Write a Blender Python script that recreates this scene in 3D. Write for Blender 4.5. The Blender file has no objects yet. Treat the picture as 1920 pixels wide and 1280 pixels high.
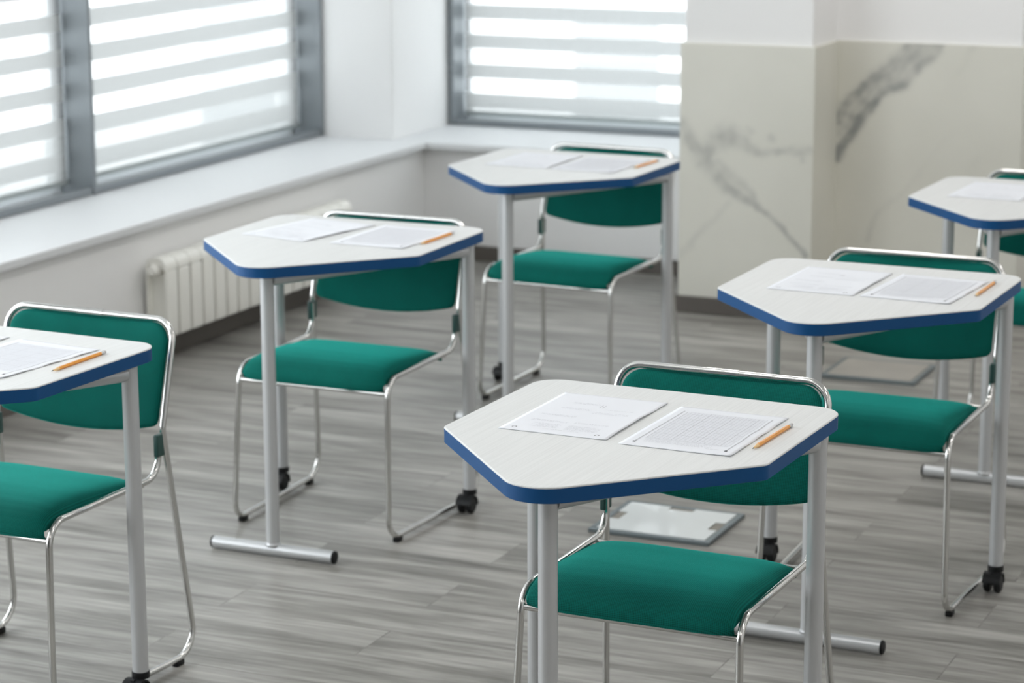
import bpy, bmesh, math, random
from mathutils import Vector, Matrix, noise
random.seed(7)
PI = math.pi
S = bpy.context.scene
COL = S.collection

# ------------------------------------------------------------------ helpers
def lin(r, g, b):
    f = lambda c: (c / 255 / 12.92) if c / 255 <= 0.04045 else ((c / 255 + 0.055) / 1.055) ** 2.4
    return (f(r), f(g), f(b), 1.0)

def tag(o, label=None, cat=None, group=None, kind=None):
    if label: o['label'] = label
    if cat: o['category'] = cat
    if group: o['group'] = group
    if kind: o['kind'] = kind
    return o

def empty(name, loc=(0, 0, 0), rz=0.0):
    o = bpy.data.objects.new(name, None)
    COL.objects.link(o)
    o.location = loc
    o.rotation_euler = (0, 0, rz)
    o.empty_display_size = 0.1
    return o

def obj(name, bm, mat, parent=None, smooth=False, angle=None):
    bmesh.ops.recalc_face_normals(bm, faces=bm.faces)
    me = bpy.data.meshes.new(name)
    bm.to_mesh(me)
    bm.free()
    mats = mat if isinstance(mat, (list, tuple)) else [mat]
    for m in mats: me.materials.append(m)
    if smooth:
        for p in me.polygons: p.use_smooth = True
        if angle:
            try: me.set_sharp_from_angle(angle=math.radians(angle))
            except Exception: pass
    o = bpy.data.objects.new(name, me)
    COL.objects.link(o)
    if parent: o.parent = parent
    return o

def struct(name, bm, mat, parent=None, **k):
    o = obj(name, bm, mat, parent, **k)
    if parent is None: o['kind'] = 'structure'
    return o

def box(bm, x0, x1, y0, y1, z0, z1, bevel=0.0, seg=2, mi=0):
    r = bmesh.ops.create_cube(bm, size=1.0)
    vs = r['verts']
    for v in vs:
        v.co = Vector(((x0 + x1) / 2 + v.co.x * (x1 - x0), (y0 + y1) / 2 + v.co.y * (y1 - y0), (z0 + z1) / 2 + v.co.z * (z1 - z0)))
    fs = set(f for v in vs for f in v.link_faces)
    for f in fs: f.material_index = mi
    if bevel > 0:
        es = list(set(e for v in vs for e in v.link_edges))
        bmesh.ops.bevel(bm, geom=es, offset=bevel, segments=seg, affect='EDGES', profile=0.5)

def fillet(pts, rad, n=8):
    """round the inner corners of a polyline; rad is one radius or a list per inner corner"""
    P = [Vector(p) for p in pts]
    out = [P[0]]
    for i in range(1, len(P) - 1):
        r = rad[i - 1] if isinstance(rad, (list, tuple)) else rad
        a = (P[i - 1] - P[i]); b = (P[i + 1] - P[i])
        la, lb = a.length, b.length
        a.normalize(); b.normalize()
        ang = a.angle(b)
        if r <= 0 or ang > PI - 1e-3:
            out.append(P[i]); continue
        t = min(r / math.tan(ang / 2), la * 0.49 if i > 1 else la * 0.95, lb * 0.49 if i < len(P) - 2 else lb * 0.95)
        rr = t * math.tan(ang / 2)
        c = P[i] + (a + b).normalized() * (rr / math.sin(ang / 2))
        s = P[i] + a * t; e = P[i] + b * t
        v0 = s - c; v1 = e - c
        ax = v0.cross(v1).normalized()
        tot = v0.angle(v1)
        for k in range(n + 1):
            out.append(c + Matrix.Rotation(tot * k / n, 3, ax) @ v0)
    out.append(P[-1])
    return out

def tube(bm, path, r, seg=14, cap=True):
    P = [Vector(p) for p in path]
    n = len(P)
    T = []
    for i in range(n):
        d = (P[min(i + 1, n - 1)] - P[max(i - 1, 0)])
        T.append(d.normalized())
    up = Vector((0, 0, 1)) if abs(T[0].z) < 0.9 else Vector((1, 0, 0))
    N = (up - T[0] * up.dot(T[0])).normalized()
    rings = []
    for i in range(n):
        if i > 0:
            q = T[i - 1].rotation_difference(T[i])
            N = q @ N
            N = (N - T[i] * N.dot(T[i])).normalized()
        B = T[i].cross(N)
        rings.append([bm.verts.new(P[i] + (N * math.cos(2 * PI * k / seg) + B * math.sin(2 * PI * k / seg)) * r) for k in range(seg)])
    for i in range(n - 1):
        for k in range(seg):
            bm.faces.new((rings[i][k], rings[i][(k + 1) % seg], rings[i + 1][(k + 1) % seg], rings[i + 1][k]))
    if cap:
        bm.faces.new(rings[0]); bm.faces.new(list(reversed(rings[-1])))

def lathe(bm, prof, origin=(0, 0, 0), axis='Z', seg=24):
    """prof: list of (radius, height)"""
    rings = []
    O = Vector(origin)
    def place(a, r, h):
        c, s = math.cos(a) * r, math.sin(a) * r
        if axis == 'Z': return O + Vector((c, s, h))
        if axis == 'X': return O + Vector((h, c, s))
        return O + Vector((c, h, s))
    for r, h in prof:
        if r < 1e-6: rings.append([bm.verts.new(place(0, 0, h))])
        else: rings.append([bm.verts.new(place(2 * PI * k / seg, r, h)) for k in range(seg)])
    for i in range(len(rings) - 1):
        a, b = rings[i], rings[i + 1]
        for k in range(seg):
            k2 = (k + 1) % seg
            if len(a) == 1 and len(b) == 1: continue
            if len(a) == 1: bm.faces.new((a[0], b[k], b[k2]))
            elif len(b) == 1: bm.faces.new((a[k], b[0], a[k2]))
            else: bm.faces.new((a[k], b[k], b[k2], a[k2]))
    if len(rings[0]) > 1: bm.faces.new(rings[0])
    if len(rings[-1]) > 1: bm.faces.new(rings[-1])

def prism(bm, outline, z0, z1, mi=0):
    lo = [bm.verts.new((x, y, z0)) for x, y in outline]
    hi = [bm.verts.new((x, y, z1)) for x, y in outline]
    n = len(lo)
    fs = [bm.faces.new(lo[::-1]), bm.faces.new(hi)]
    for i in range(n):
        fs.append(bm.faces.new((lo[i], lo[(i + 1) % n], hi[(i + 1) % n], hi[i])))
    for f in fs: f.material_index = mi

def round_poly(pts, rad, n=8):
    """closed 2-D polygon with rounded corners"""
    out = []
    m = len(pts)
    for i in range(m):
        p = Vector(pts[i]); a = Vector(pts[i - 1]) - p; b = Vector(pts[(i + 1) % m]) - p
        r = rad[i] if isinstance(rad, (list, tuple)) else rad
        a.normalize(); b.normalize()
        ang = a.angle(b)
        t = r / math.tan(ang / 2)
        c = p + (a + b).normalized() * (r / math.sin(ang / 2))
        s = p + a * t - c; e = p + b * t - c
        a0 = math.atan2(s.y, s.x); a1 = math.atan2(e.y, e.x)
        d = (a1 - a0 + PI) % (2 * PI) - PI
        for k in range(n + 1):
            w = a0 + d * k / n
            out.append((c.x + math.cos(w) * r, c.y + math.sin(w) * r))
    return out

def copy_tree(o, parent=None):
    c = o.copy()
    COL.objects.link(c)
    if parent: c.parent = parent
    for ch in list(o.children): copy_tree(ch, c)
    return c

# ------------------------------------------------------------------ materials
def new_mat(name):
    m = bpy.data.materials.new(name)
    m.use_nodes = True
    nt = m.node_tree
    b = nt.nodes.get('Principled BSDF')
    return m, nt, b

def N(nt, t, **k):
    n = nt.nodes.new(t)
    for a, v in k.items(): setattr(n, a, v)
    return n

def plain(name, rgb, rough=0.5, metal=0.0, spec=0.5, coat=0.0, bump=None, var=0.0):
    m, nt, b = new_mat(name)
    b.inputs['Base Color'].default_value = lin(*rgb)
    b.inputs['Roughness'].default_value = rough
    b.inputs['Metallic'].default_value = metal
    b.inputs['Specular IOR Level'].default_value = spec
    b.inputs['Coat Weight'].default_value = coat
    tc = N(nt, 'ShaderNodeTexCoord')
    nz = N(nt, 'ShaderNodeTexNoise')
    nz.inputs['Scale'].default_value = bump[0] if bump else 6.0
    nz.inputs['Detail'].default_value = 4
    nt.links.new(tc.outputs['Object'], nz.inputs['Vector'])
    if bump:
        bp = N(nt, 'ShaderNodeBump')
        bp.inputs['Strength'].default_value = bump[1]
        bp.inputs['Distance'].default_value = bump[2]
        nt.links.new(nz.outputs['Fac'], bp.inputs['Height'])
        nt.links.new(bp.outputs['Normal'], b.inputs['Normal'])
    if var > 0:
        mx = N(nt, 'ShaderNodeMix', data_type='RGBA')
        mx.inputs['A'].default_value = lin(*[c * (1 - var) for c in rgb])
        mx.inputs['B'].default_value = lin(*[min(255, c * (1 + var)) for c in rgb])
        nt.links.new(nz.outputs['Fac'], mx.inputs['Factor'])
        nt.links.new(mx.outputs['Result'], b.inputs['Base Color'])
    return m

M = {}
M['paint'] = plain('white_wall_paint', (243, 243, 243), 0.75, bump=(90, 0.08, 0.001))
M['paint_grey'] = plain('grey_wall_paint', (150, 151, 150), 0.8)
M['ceiling'] = plain('ceiling_paint', (240, 240, 238), 0.85)
M['sill'] = plain('white_sill_laminate', (226, 228, 230), 0.55, spec=0.25)
M['alu'] = plain('grey_window_metal', (138, 144, 148), 0.42, metal=0.3)
M['sash'] = plain('light_grey_sash', (206, 210, 212), 0.4)
M['alu_dark'] = plain('dark_window_gasket', (72, 80, 84), 0.5)
M['baseboard'] = plain('grey_brown_baseboard', (96, 91, 86), 0.5, var=0.12)
M['silver'] = plain('silver_powder_coat', (200, 202, 204), 0.34, metal=0.4, bump=(700, 0.05, 0.0004))
M['chrome'] = plain('polished_chrome', (214, 214, 212), 0.17, metal=1.0)
M['black'] = plain('black_plastic', (17, 18, 20), 0.5, spec=0.3)
M['clip'] = plain('dark_green_plastic', (44, 78, 74), 0.4)
M['blue'] = plain('blue_edge_banding', (16, 75, 127), 0.5, spec=0.25, var=0.03)
M['radiator'] = plain('warm_white_radiator_enamel', (244, 243, 237), 0.4)
M['paper'] = plain('white_paper', (226, 229, 235), 0.8, bump=(300, 0.03, 0.0005))
M['ink'] = plain('black_ink', (38, 38, 42), 0.8)
M['ink_grey'] = plain('grey_print', (184, 186, 193), 0.85)
M['ink_mid'] = plain('mid_grey_print', (184, 186, 192), 0.85)
M['pencil'] = plain('orange_pencil_lacquer', (229, 150, 34), 0.3, coat=0.4)
M['wood'] = plain('bare_pencil_wood', (224, 190, 140), 0.7, var=0.08)
M['lead'] = plain('graphite', (48, 46, 46), 0.4)
M['ferrule'] = plain('pencil_ferrule', (205, 207, 208), 0.25, metal=0.9)
M['eraser'] = plain('grey_eraser', (190, 186, 184), 0.8)
M['steel'] = plain('floor_box_steel', (120, 130, 134), 0.4, metal=0.5)
M['flap'] = plain('taupe_plastic', (134, 130, 122), 0.6)
M['lid_pale'] = plain('pale_lid_inlay', (214, 219, 220), 0.35, coat=0.2, var=0.02)
M['lid_floor'] = plain('worn_grey_beige_lid_inlay', (158, 154, 147), 0.5, var=0.08)
M['facade_dark'] = plain('grey_outdoor_facade', (98, 102, 104), 0.9)
M['facade'] = plain('pale_outdoor_facade', (150, 155, 158), 0.9)

def fabric():
    m, nt, b = new_mat('green_woven_fabric')
    tc = N(nt, 'ShaderNodeTexCoord')
    sp = N(nt, 'ShaderNodeSeparateXYZ'); nt.links.new(tc.outputs['Object'], sp.inputs[0])
    yz = N(nt, 'ShaderNodeMath', operation='ADD')
    nt.links.new(sp.outputs['Y'], yz.inputs[0]); nt.links.new(sp.outputs['Z'], yz.inputs[1])
    cx = N(nt, 'ShaderNodeCombineXYZ')
    nt.links.new(sp.outputs['X'], cx.inputs[0]); nt.links.new(yz.outputs[0], cx.inputs[1])
    w1 = N(nt, 'ShaderNodeTexWave', wave_type='BANDS', bands_direction='X')
    w2 = N(nt, 'ShaderNodeTexWave', wave_type='BANDS', bands_direction='Y')
    for w in (w1, w2):
        w.inputs['Scale'].default_value = 92.0
        w.inputs['Distortion'].default_value = 0.35
        w.inputs['Detail'].default_value = 1.0
        nt.links.new(cx.outputs[0], w.inputs['Vector'])
    a1 = N(nt, 'ShaderNodeMath', operation='ADD')
    nt.links.new(w1.outputs['Fac'], a1.inputs[0]); nt.links.new(w2.outputs['Fac'], a1.inputs[1])
    dv = N(nt, 'ShaderNodeMath', operation='MULTIPLY'); dv.inputs[1].default_value = 0.5
    nt.links.new(a1.outputs[0], dv.inputs[0])
    nz = N(nt, 'ShaderNodeTexNoise'); nz.inputs['Scale'].default_value = 14; nz.inputs['Detail'].default_value = 5
    nt.links.new(tc.outputs['Object'], nz.inputs['Vector'])
    av = N(nt, 'ShaderNodeMath', operation='MULTIPLY_ADD'); av.inputs[1].default_value = 0.35
    nt.links.new(nz.outputs['Fac'], av.inputs[0]); nt.links.new(dv.outputs[0], av.inputs[2])
    cr = N(nt, 'ShaderNodeValToRGB')
    cr.color_ramp.elements[0].position = 0.25; cr.color_ramp.elements[0].color = lin(2, 70, 63)
    cr.color_ramp.elements[1].position = 0.95; cr.color_ramp.elements[1].color = lin(8, 112, 101)
    nt.links.new(av.outputs[0], cr.inputs[0])
    nt.links.new(cr.outputs[0], b.inputs['Base Color'])
    bp = N(nt, 'ShaderNodeBump'); bp.inputs['Strength'].default_value = 0.4; bp.inputs['Distance'].default_value = 0.0008
    nt.links.new(dv.outputs[0], bp.inputs['Height']); nt.links.new(bp.outputs[0], b.inputs['Normal'])
    b.inputs['Roughness'].default_value = 0.9
    b.inputs['Specular IOR Level'].default_value = 0.15
    b.inputs['Sheen Weight'].default_value = 0.7
    b.inputs['Sheen Roughness'].default_value = 0.4
    b.inputs['Sheen Tint'].default_value = lin(50, 215, 200)
    return m
M['fabric'] = fabric()

def laminate():
    m, nt, b = new_mat('white_woodgrain_laminate')
    tc = N(nt, 'ShaderNodeTexCoord')
    mp = N(nt, 'ShaderNodeMapping'); mp.inputs['Scale'].default_value = (330, 4, 1)
    nt.links.new(tc.outputs['Object'], mp.inputs['Vector'])
    nz = N(nt, 'ShaderNodeTexNoise'); nz.inputs['Scale'].default_value = 1.0; nz.inputs['Detail'].default_value = 3
    nt.links.new(mp.outputs[0], nz.inputs['Vector'])
    cr = N(nt, 'ShaderNodeValToRGB')
    cr.color_ramp.elements[0].position = 0.35; cr.color_ramp.elements[0].color = lin(211, 213, 213)
    cr.color_ramp.elements[1].position = 0.6; cr.color_ramp.elements[1].color = lin(218, 220, 220)
    nt.links.new(nz.outputs['Fac'], cr.inputs[0]); nt.links.new(cr.outputs[0], b.inputs['Base Color'])
    bp = N(nt, 'ShaderNodeBump'); bp.inputs['Strength'].default_value = 0.12; bp.inputs['Distance'].default_value = 0.0006
    nt.links.new(nz.outputs['Fac'], bp.inputs['Height']); nt.links.new(bp.outputs[0], b.inputs['Normal'])
    b.inputs['Roughness'].default_value = 0.5
    b.inputs['Specular IOR Level'].default_value = 0.4
    return m
M['laminate'] = laminate()

def planks():
    m, nt, b = new_mat('grey_oak_plank_floor')
    tc = N(nt, 'ShaderNodeTexCoord')
    br = N(nt, 'ShaderNodeTexBrick')
    br.offset = 0.37; br.offset_frequency = 2
    br.inputs['Color1'].default_value = (0, 0, 0, 1); br.inputs['Color2'].default_value = (1, 1, 1, 1)
    br.inputs['Mortar'].default_value = (0.5, 0.5, 0.5, 1)
    br.inputs['Scale'].default_value = 1.0
    br.inputs['Brick Width'].default_value = 1.22
    br.inputs['Row Height'].default_value = 0.184
    br.inputs['Mortar Size'].default_value = 0.0016
    br.inputs['Mortar Smooth'].default_value = 0.1
    nt.links.new(tc.outputs['Object'], br.inputs['Vector'])
    # offset the grain plank by plank
    cmb = N(nt, 'ShaderNodeCombineXYZ')
    sc = N(nt, 'ShaderNodeMath', operation='MULTIPLY'); sc.inputs[1].default_value = 37.0
    nt.links.new(br.outputs['Color'], sc.inputs[0]); nt.links.new(sc.outputs[0], cmb.inputs[2])
    add = N(nt, 'ShaderNodeVectorMath', operation='ADD')
    nt.links.new(tc.outputs['Object'], add.inputs[0]); nt.links.new(cmb.outputs[0], add.inputs[1])
    def streak(sx, sy, det, rough):
        mp = N(nt, 'ShaderNodeMapping'); mp.inputs['Scale'].default_value = (sx, sy, 1)
        nt.links.new(add.outputs[0], mp.inputs['Vector'])
        z = N(nt, 'ShaderNodeTexNoise'); z.inputs['Scale'].default_value = 1.0
        z.inputs['Detail'].default_value = det; z.inputs['Roughness'].default_value = rough
        z.inputs['Distortion'].default_value = 0.4
        nt.links.new(mp.outputs[0], z.inputs['Vector'])
        return z
    z1 = streak(1.7, 15, 6, 0.62)
    z2 = streak(4, 62, 4, 0.6)
    mix = N(nt, 'ShaderNodeMath', operation='MULTIPLY_ADD'); mix.inputs[1].default_value = 0.45
    nt.links.new(z2.outputs['Fac'], mix.inputs[0]); nt.links.new(z1.outputs['Fac'], mix.inputs[2])
    pv = N(nt, 'ShaderNodeMath', operation='MULTIPLY_ADD'); pv.inputs[1].default_value = 0.10
    nt.links.new(br.outputs['Color'], pv.inputs[0]); nt.links.new(mix.outputs[0], pv.inputs[2])
    cr = N(nt, 'ShaderNodeValToRGB')
    e = cr.color_ramp.elements
    e[0].position = 0.53; e[0].color = lin(96, 94, 90)
    e[1].position = 1.0; e[1].color = lin(173, 171, 166)
    k = e.new(0.72); k.color = lin(130, 128, 123)
    k = e.new(0.84); k.color = lin(151, 149, 144)
    nt.links.new(pv.outputs[0], cr.inputs[0])
    dk = N(nt, 'ShaderNodeMix', data_type='RGBA', blend_type='MULTIPLY')
    dk.inputs['B'].default_value = (0.72, 0.71, 0.70, 1)
    nt.links.new(br.outputs['Fac'], dk.inputs['Factor']); nt.links.new(cr.outputs[0], dk.inputs['A'])
    nt.links.new(dk.outputs['Result'], b.inputs['Base Color'])
    b.inputs['Roughness'].default_value = 0.42
    b.inputs['Specular IOR Level'].default_value = 0.4
    bp = N(nt, 'ShaderNodeBump'); bp.inputs['Strength'].default_value = 0.15; bp.inputs['Distance'].default_value = 0.001
    nt.links.new(z2.outputs['Fac'], bp.inputs['Height']); nt.links.new(bp.outputs[0], b.inputs['Normal'])
    return m
M['floor'] = planks()

def marble():
    m, nt, b = new_mat('veined_marble_tile')
    at = N(nt, 'ShaderNodeVertexColor'); at.layer_name = 'vein'
    tc = N(nt, 'ShaderNodeTexCoord')
    nz = N(nt, 'ShaderNodeTexNoise'); nz.inputs['Scale'].default_value = 3.0; nz.inputs['Detail'].default_value = 6
    nt.links.new(tc.outputs['Object'], nz.inputs['Vector'])
    c0 = N(nt, 'ShaderNodeMix', data_type='RGBA')
    c0.inputs['A'].default_value = lin(214, 213, 203); c0.inputs['B'].default_value = lin(228, 227, 218)
    nt.links.new(nz.outputs['Fac'], c0.inputs['Factor'])
    c1 = N(nt, 'ShaderNodeMix', data_type='RGBA')
    c1.inputs['B'].default_value = lin(152, 154, 151)
    nt.links.new(at.outputs['Color'], c1.inputs['Factor']); nt.links.new(c0.outputs['Result'], c1.inputs['A'])
    nt.links.new(c1.outputs['Result'], b.inputs['Base Color'])
    b.inputs['Roughness'].default_value = 0.35
    return m
M['marble'] = marble()

def blind_mat(name, centres, half, fade_z):
    """day-and-night blind: sheer bands between dense bands"""
    m, nt, b = new_mat(name)
    nt.nodes.remove(b)
    out = nt.nodes.get('Material Output')
    tc = N(nt, 'ShaderNodeTexCoord'); sp = N(nt, 'ShaderNodeSeparateXYZ')
    nt.links.new(tc.outputs['Object'], sp.inputs[0])
    period = centres[1] - centres[0]
    # distance to nearest band centre
    sub = N(nt, 'ShaderNodeMath', operation='SUBTRACT'); sub.inputs[1].default_value = centres[0] - period / 2
    nt.links.new(sp.outputs['Z'], sub.inputs[0])
    md = N(nt, 'ShaderNodeMath', operation='FLOORED_MODULO'); md.inputs[1].default_value = period
    nt.links.new(sub.outputs[0], md.inputs[0])
    s2 = N(nt, 'ShaderNodeMath', operation='SUBTRACT'); s2.inputs[1].default_value = period / 2
    nt.links.new(md.outputs[0], s2.inputs[0])
    ab = N(nt, 'ShaderNodeMath', operation='ABSOLUTE'); nt.links.new(s2.outputs[0], ab.inputs[0])
    rg = N(nt, 'ShaderNodeMapRange'); rg.inputs['From Min'].default_value = half - 0.003; rg.inputs['From Max'].default_value = half + 0.003
    rg.inputs['To Min'].default_value = 1.0; rg.inputs['To Max'].default_value = 0.0
    nt.links.new(ab.outputs[0], rg.inputs['Value'])
    fd = N(nt, 'ShaderNodeMapRange'); fd.inputs['From Min'].default_value = fade_z - 0.02; fd.inputs['From Max'].default_value = fade_z + 0.02
    fd.inputs['To Min'].default_value = 0.25; fd.inputs['To Max'].default_value = 1.0
    nt.links.new(sp.outputs['Z'], fd.inputs['Value'])
    mu = N(nt, 'ShaderNodeMath', operation='MULTIPLY')
    nt.links.new(rg.outputs[0], mu.inputs[0]); nt.links.new(fd.outputs[0], mu.inputs[1])
    # dense band
    d1 = N(nt, 'ShaderNodeBsdfDiffuse'); d1.inputs['Color'].default_value = (0.80, 0.83, 0.83, 1)
    t1 = N(nt, 'ShaderNodeBsdfTranslucent'); t1.inputs['Color'].default_value = BLIND_T
    m1 = N(nt, 'ShaderNodeAddShader')
    dm = N(nt, 'ShaderNodeMixShader'); dm.inputs[0].default_value = 0.5
    nt.links.new(d1.outputs[0], dm.inputs[1]); nt.links.new(t1.outputs[0], dm.inputs[2])
    # sheer band
    tr = N(nt, 'ShaderNodeBsdfTransparent'); tr.inputs['Color'].default_value = (0.96, 0.98, 0.98, 1)
    d2 = N(nt, 'ShaderNodeBsdfTranslucent'); d2.inputs['Color'].default_value = (0.20, 0.206, 0.206, 1)
    sh = N(nt, 'ShaderNodeMixShader'); sh.inputs[0].default_value = 0.70
    nt.links.new(tr.outputs[0], sh.inputs[1]); nt.links.new(d2.outputs[0], sh.inputs[2])
    fin = N(nt, 'ShaderNodeMixShader')
    nt.links.new(mu.outputs[0], fin.inputs[0]); nt.links.new(dm.outputs[0], fin.inputs[1]); nt.links.new(sh.outputs[0], fin.inputs[2])
    nt.links.new(fin.outputs[0], out.inputs['Surface'])
    return m
BLIND_T = (0.155, 0.161, 0.161, 1)

def glass():
    m, nt, b = new_mat('window_glass')
    nt.nodes.remove(b)
    out = nt.nodes.get('Material Output')
    tr = N(nt, 'ShaderNodeBsdfTransparent'); tr.inputs['Color'].default_value = (0.95, 0.96, 0.96, 1)
    gl = N(nt, 'ShaderNodeBsdfGlossy'); gl.inputs['Roughness'].default_value = 0.02
    mx = N(nt, 'ShaderNodeMixShader'); mx.inputs[0].default_value = 0.05
    nt.links.new(tr.outputs[0], mx.inputs[1]); nt.links.new(gl.outputs[0], mx.inputs[2])
    nt.links.new(mx.outputs[0], out.inputs['Surface'])
    return m
M['glass'] = glass()

# ------------------------------------------------------------------ the room
X_R, Y_N, Z_C = 3.6, -4.5, 2.9         # right wall, near wall, ceiling
SILL = 0.484
WX = -4.878                            # room face of the left window frames
WTOP = 2.35
bm = bmesh.new(); box(bm, -5.15, X_R + 0.15, Y_N - 0.15, 9.8, -0.12, 0.0); struct('floor', bm, M['floor'])
bm = bmesh.new(); box(bm, -5.15, X_R + 0.15, Y_N - 0.15, 9.8, Z_C, Z_C + 0.12); struct('ceiling', bm, M['ceiling'])
# left: parapet and lintel
bm = bmesh.new()
box(bm, -5.12, -4.44, Y_N, 9.79, 0, SILL - 0.03)
box(bm, -5.12, -4.80, Y_N, 9.03, WTOP, Z_C)
box(bm, -5.12, -4.80, Y_N, 0.522, SILL - 0.03, WTOP)
struct('wall_left', bm, M['paint'])
bm = bmesh.new(); box(bm, -5.12, -4.56, 9.03, 9.79, SILL - 0.03, Z_C, 0.006); struct('wall_corner', bm, M['paint'])
bm = bmesh.new()
box(bm, -4.44, -3.0, 9.07, 9.79, 0, SILL - 0.03)
box(bm, -4.56, -2.7, 9.5, 9.79, WTOP, Z_C)
box(bm, -2.75, X_R + 0.12, 9.07, 9.79, 0, Z_C)
struct('wall_back', bm, M['paint'])
bm = bmesh.new(); box(bm, X_R, X_R + 0.12, Y_N - 0.12, 9.79, 0, Z_C); struct('wall_right', bm, M['paint'])
bm = bmesh.new(); box(bm, -5.12, X_R, Y_N - 0.12, Y_N, 0, Z_C); struct('wall_near', bm, M['paint_grey'])
# sills
bm = bmesh.new(); box(bm, -5.06, -4.405, 0.523, 9.029, SILL - 0.03, SILL, 0.006)
box(bm, -4.80, -4.405, Y_N, 0.523, SILL - 0.03, SILL)
box(bm, -4.56, -4.405, 9.028, 9.06, SILL - 0.03, SILL)
o = struct('trim_1', bm, M['sill'])
bm = bmesh.new(); box(bm, -4.56, -2.752, 9.018, 9.72, SILL - 0.03, SILL - 0.0005, 0.006); struct('trim_2', bm, M['sill'])
# baseboards
bm = bmesh.new(); box(bm, -4.44, -4.426, Y_N, 9.07, 0, 0.062, 0.003); struct('baseboard_left', bm, M['baseboard'])
bm = bmesh.new(); box(bm, -4.426, -3.09, 9.056, 9.07, 0, 0.062, 0.003); struct('baseboard_back', bm, M['baseboard'])

# marble-clad pillar and recess
def vein_panel(bm, lay, ox, oz, w, h, dirv, normal, segs, step=0.006):
    """a tile face as a fine grid carrying the vein pattern as a colour attribute; dirv is the horizontal unit vector"""
    nu, nv = max(2, int(w / step)), max(2, int(h / step))
    D = Vector(dirv)
    grid = []
    O = Vector(ox)
    for j in range(nv + 1):
        row = []
        for i in range(nu + 1):
            p = O + D * (w * i / nu) + Vector((0, 0, oz + h * j / nv))
            row.append(bm.verts.new(p))
        grid.append(row)
    fs = []
    def val(v):
        x = v.co.x; z = v.co.z
        wx = x + 0.014 * noise.noise(Vector((x * 11, z * 11, 3.1))) + 0.005 * noise.noise(Vector((x * 45, z * 45, 7.7)))
        wz = z + 0.014 * noise.noise(Vector((x * 11, z * 11, 9.4))) + 0.005 * noise.noise(Vector((x * 45, z * 45, 1.7)))
        best = 0.0
        for (ax, az, bx, bz, wa, wb, sa, sb) in segs:
            dx, dz = bx - ax, bz - az
            L2 = dx * dx + dz * dz
            t = max(0, min(1, ((wx - ax) * dx + (wz - az) * dz) / L2))
            d = math.hypot(wx - ax - dx * t, wz - az - dz * t)
            wd = wa + (wb - wa) * t; s = sa + (sb - sa) * t
            k = max(0.0, 1 - d / (wd * 1.45))
            best = max(best, s * min(1.0, 1.35 * k))
        best *= 0.98 + 0.3 * noise.noise(Vector((x * 30, z * 30, 0.3)))
        return max(0.0, min(1.0, best))
    vals = [[val(v) if segs else 0.0 for v in row] for row in grid]
    for j in range(nv):
        for i in range(nu):
            f = bm.faces.new((grid[j][i], grid[j][i + 1], grid[j + 1][i + 1], grid[j + 1][i]))
            for l, (a, c) in zip(f.loops, ((j, i), (j, i + 1), (j + 1, i + 1), (j + 1, i))):
                q = vals[a][c]
                l[lay] = (q, q, q, 1)

def chain(pts, w, s):
    n = len(pts) - 1
    out = []
    for i in range(n):
        wa = w[0] + (w[1] - w[0]) * i / n if not isinstance(w[0], (list, tuple)) else w[0][i]
        wb = w[0] + (w[1] - w[0]) * (i + 1) / n if not isinstance(w[0], (list, tuple)) else w[0][i + 1]
        sa = s[0] + (s[1] - s[0]) * i / n; sb = s[0] + (s[1] - s[0]) * (i + 1) / n
        out.append((*pts[i], *pts[i + 1], wa, wb, sa, sb))
    return out
pv = []
pv += chain([(-3.09, 0.70), (-3.05, 0.636), (-3.011, 0.588), (-2.967, 0.531), (-2.908, 0.471), (-2.85, 0.437), (-2.793, 0.409), (-2.726, 0.368), (-2.678, 0.33), (-2.649, 0.291), (-2.605, 0.24)], ([0.03, 0.036, 0.036, 0.034, 0.03, 0.026, 0.018, 0.014, 0.013, 0.012, 0.012],), (0.62, 0.85))
pv += chain([(-3.0, 0.56), (-2.982, 0.59), (-2.954, 0.637), (-2.911, 0.655), (-2.873, 0.646), (-2.83, 0.621), (-2.778, 0.601), (-2.731, 0.61), (-2.684, 0.617), (-2.633, 0.616), (-2.585, 0.62)], ([0.03, 0.035, 0.05, 0.055, 0.045, 0.032, 0.024, 0.022, 0.018, 0.026, 0.022],), (0.7, 0.6))
pv += chain([(-2.95, 0.555), (-2.89, 0.508), (-2.847, 0.483), (-2.813, 0.449), (-2.793, 0.41)], (0.028, 0.02), (0.6, 0.65))
pv += chain([(-2.898, 0.415), (-2.94, 0.358), (-2.992, 0.309), (-3.036, 0.269), (-3.075, 0.21)], (0.015, 0.02), (0.35, 0.45))
pv += chain([(-2.835, 0.686), (-2.825, 0.68)], (0.016, 0.016), (0.5, 0.5)) + chain([(-2.75, 0.667), (-2.74, 0.66)], (0.02, 0.018), (0.5, 0.5)) + chain([(-2.626, 0.62), (-2.62, 0.575)], (0.018, 0.014), (0.5, 0.5))
rv = []
rv += chain([(-2.578, 0.55), (-2.552, 0.62), (-2.502, 0.70), (-2.457, 0.765), (-2.425, 0.808), (-2.38, 0.83), (-2.347, 0.845), (-2.302, 0.885), (-2.24, 0.95), (-2.21, 1.0)], ([0.018, 0.028, 0.03, 0.028, 0.026, 0.03, 0.03, 0.028, 0.028, 0.028],), (1.1, 0.7))
rv += chain([(-2.585, 0.70), (-2.537, 0.77), (-2.491, 0.825), (-2.445, 0.86), (-2.39, 0.90), (-2.33, 0.96), (-2.29, 1.0)], ([0.03, 0.03, 0.03, 0.03, 0.034, 0.034, 0.034],), (0.9, 0.75))
rv += chain([(-2.56, 0.66), (-2.5, 0.755), (-2.44, 0.82), (-2.367, 0.878), (-2.29, 0.95), (-2.24, 1.0)], (0.045, 0.05), (0.75, 0.7))
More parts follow.
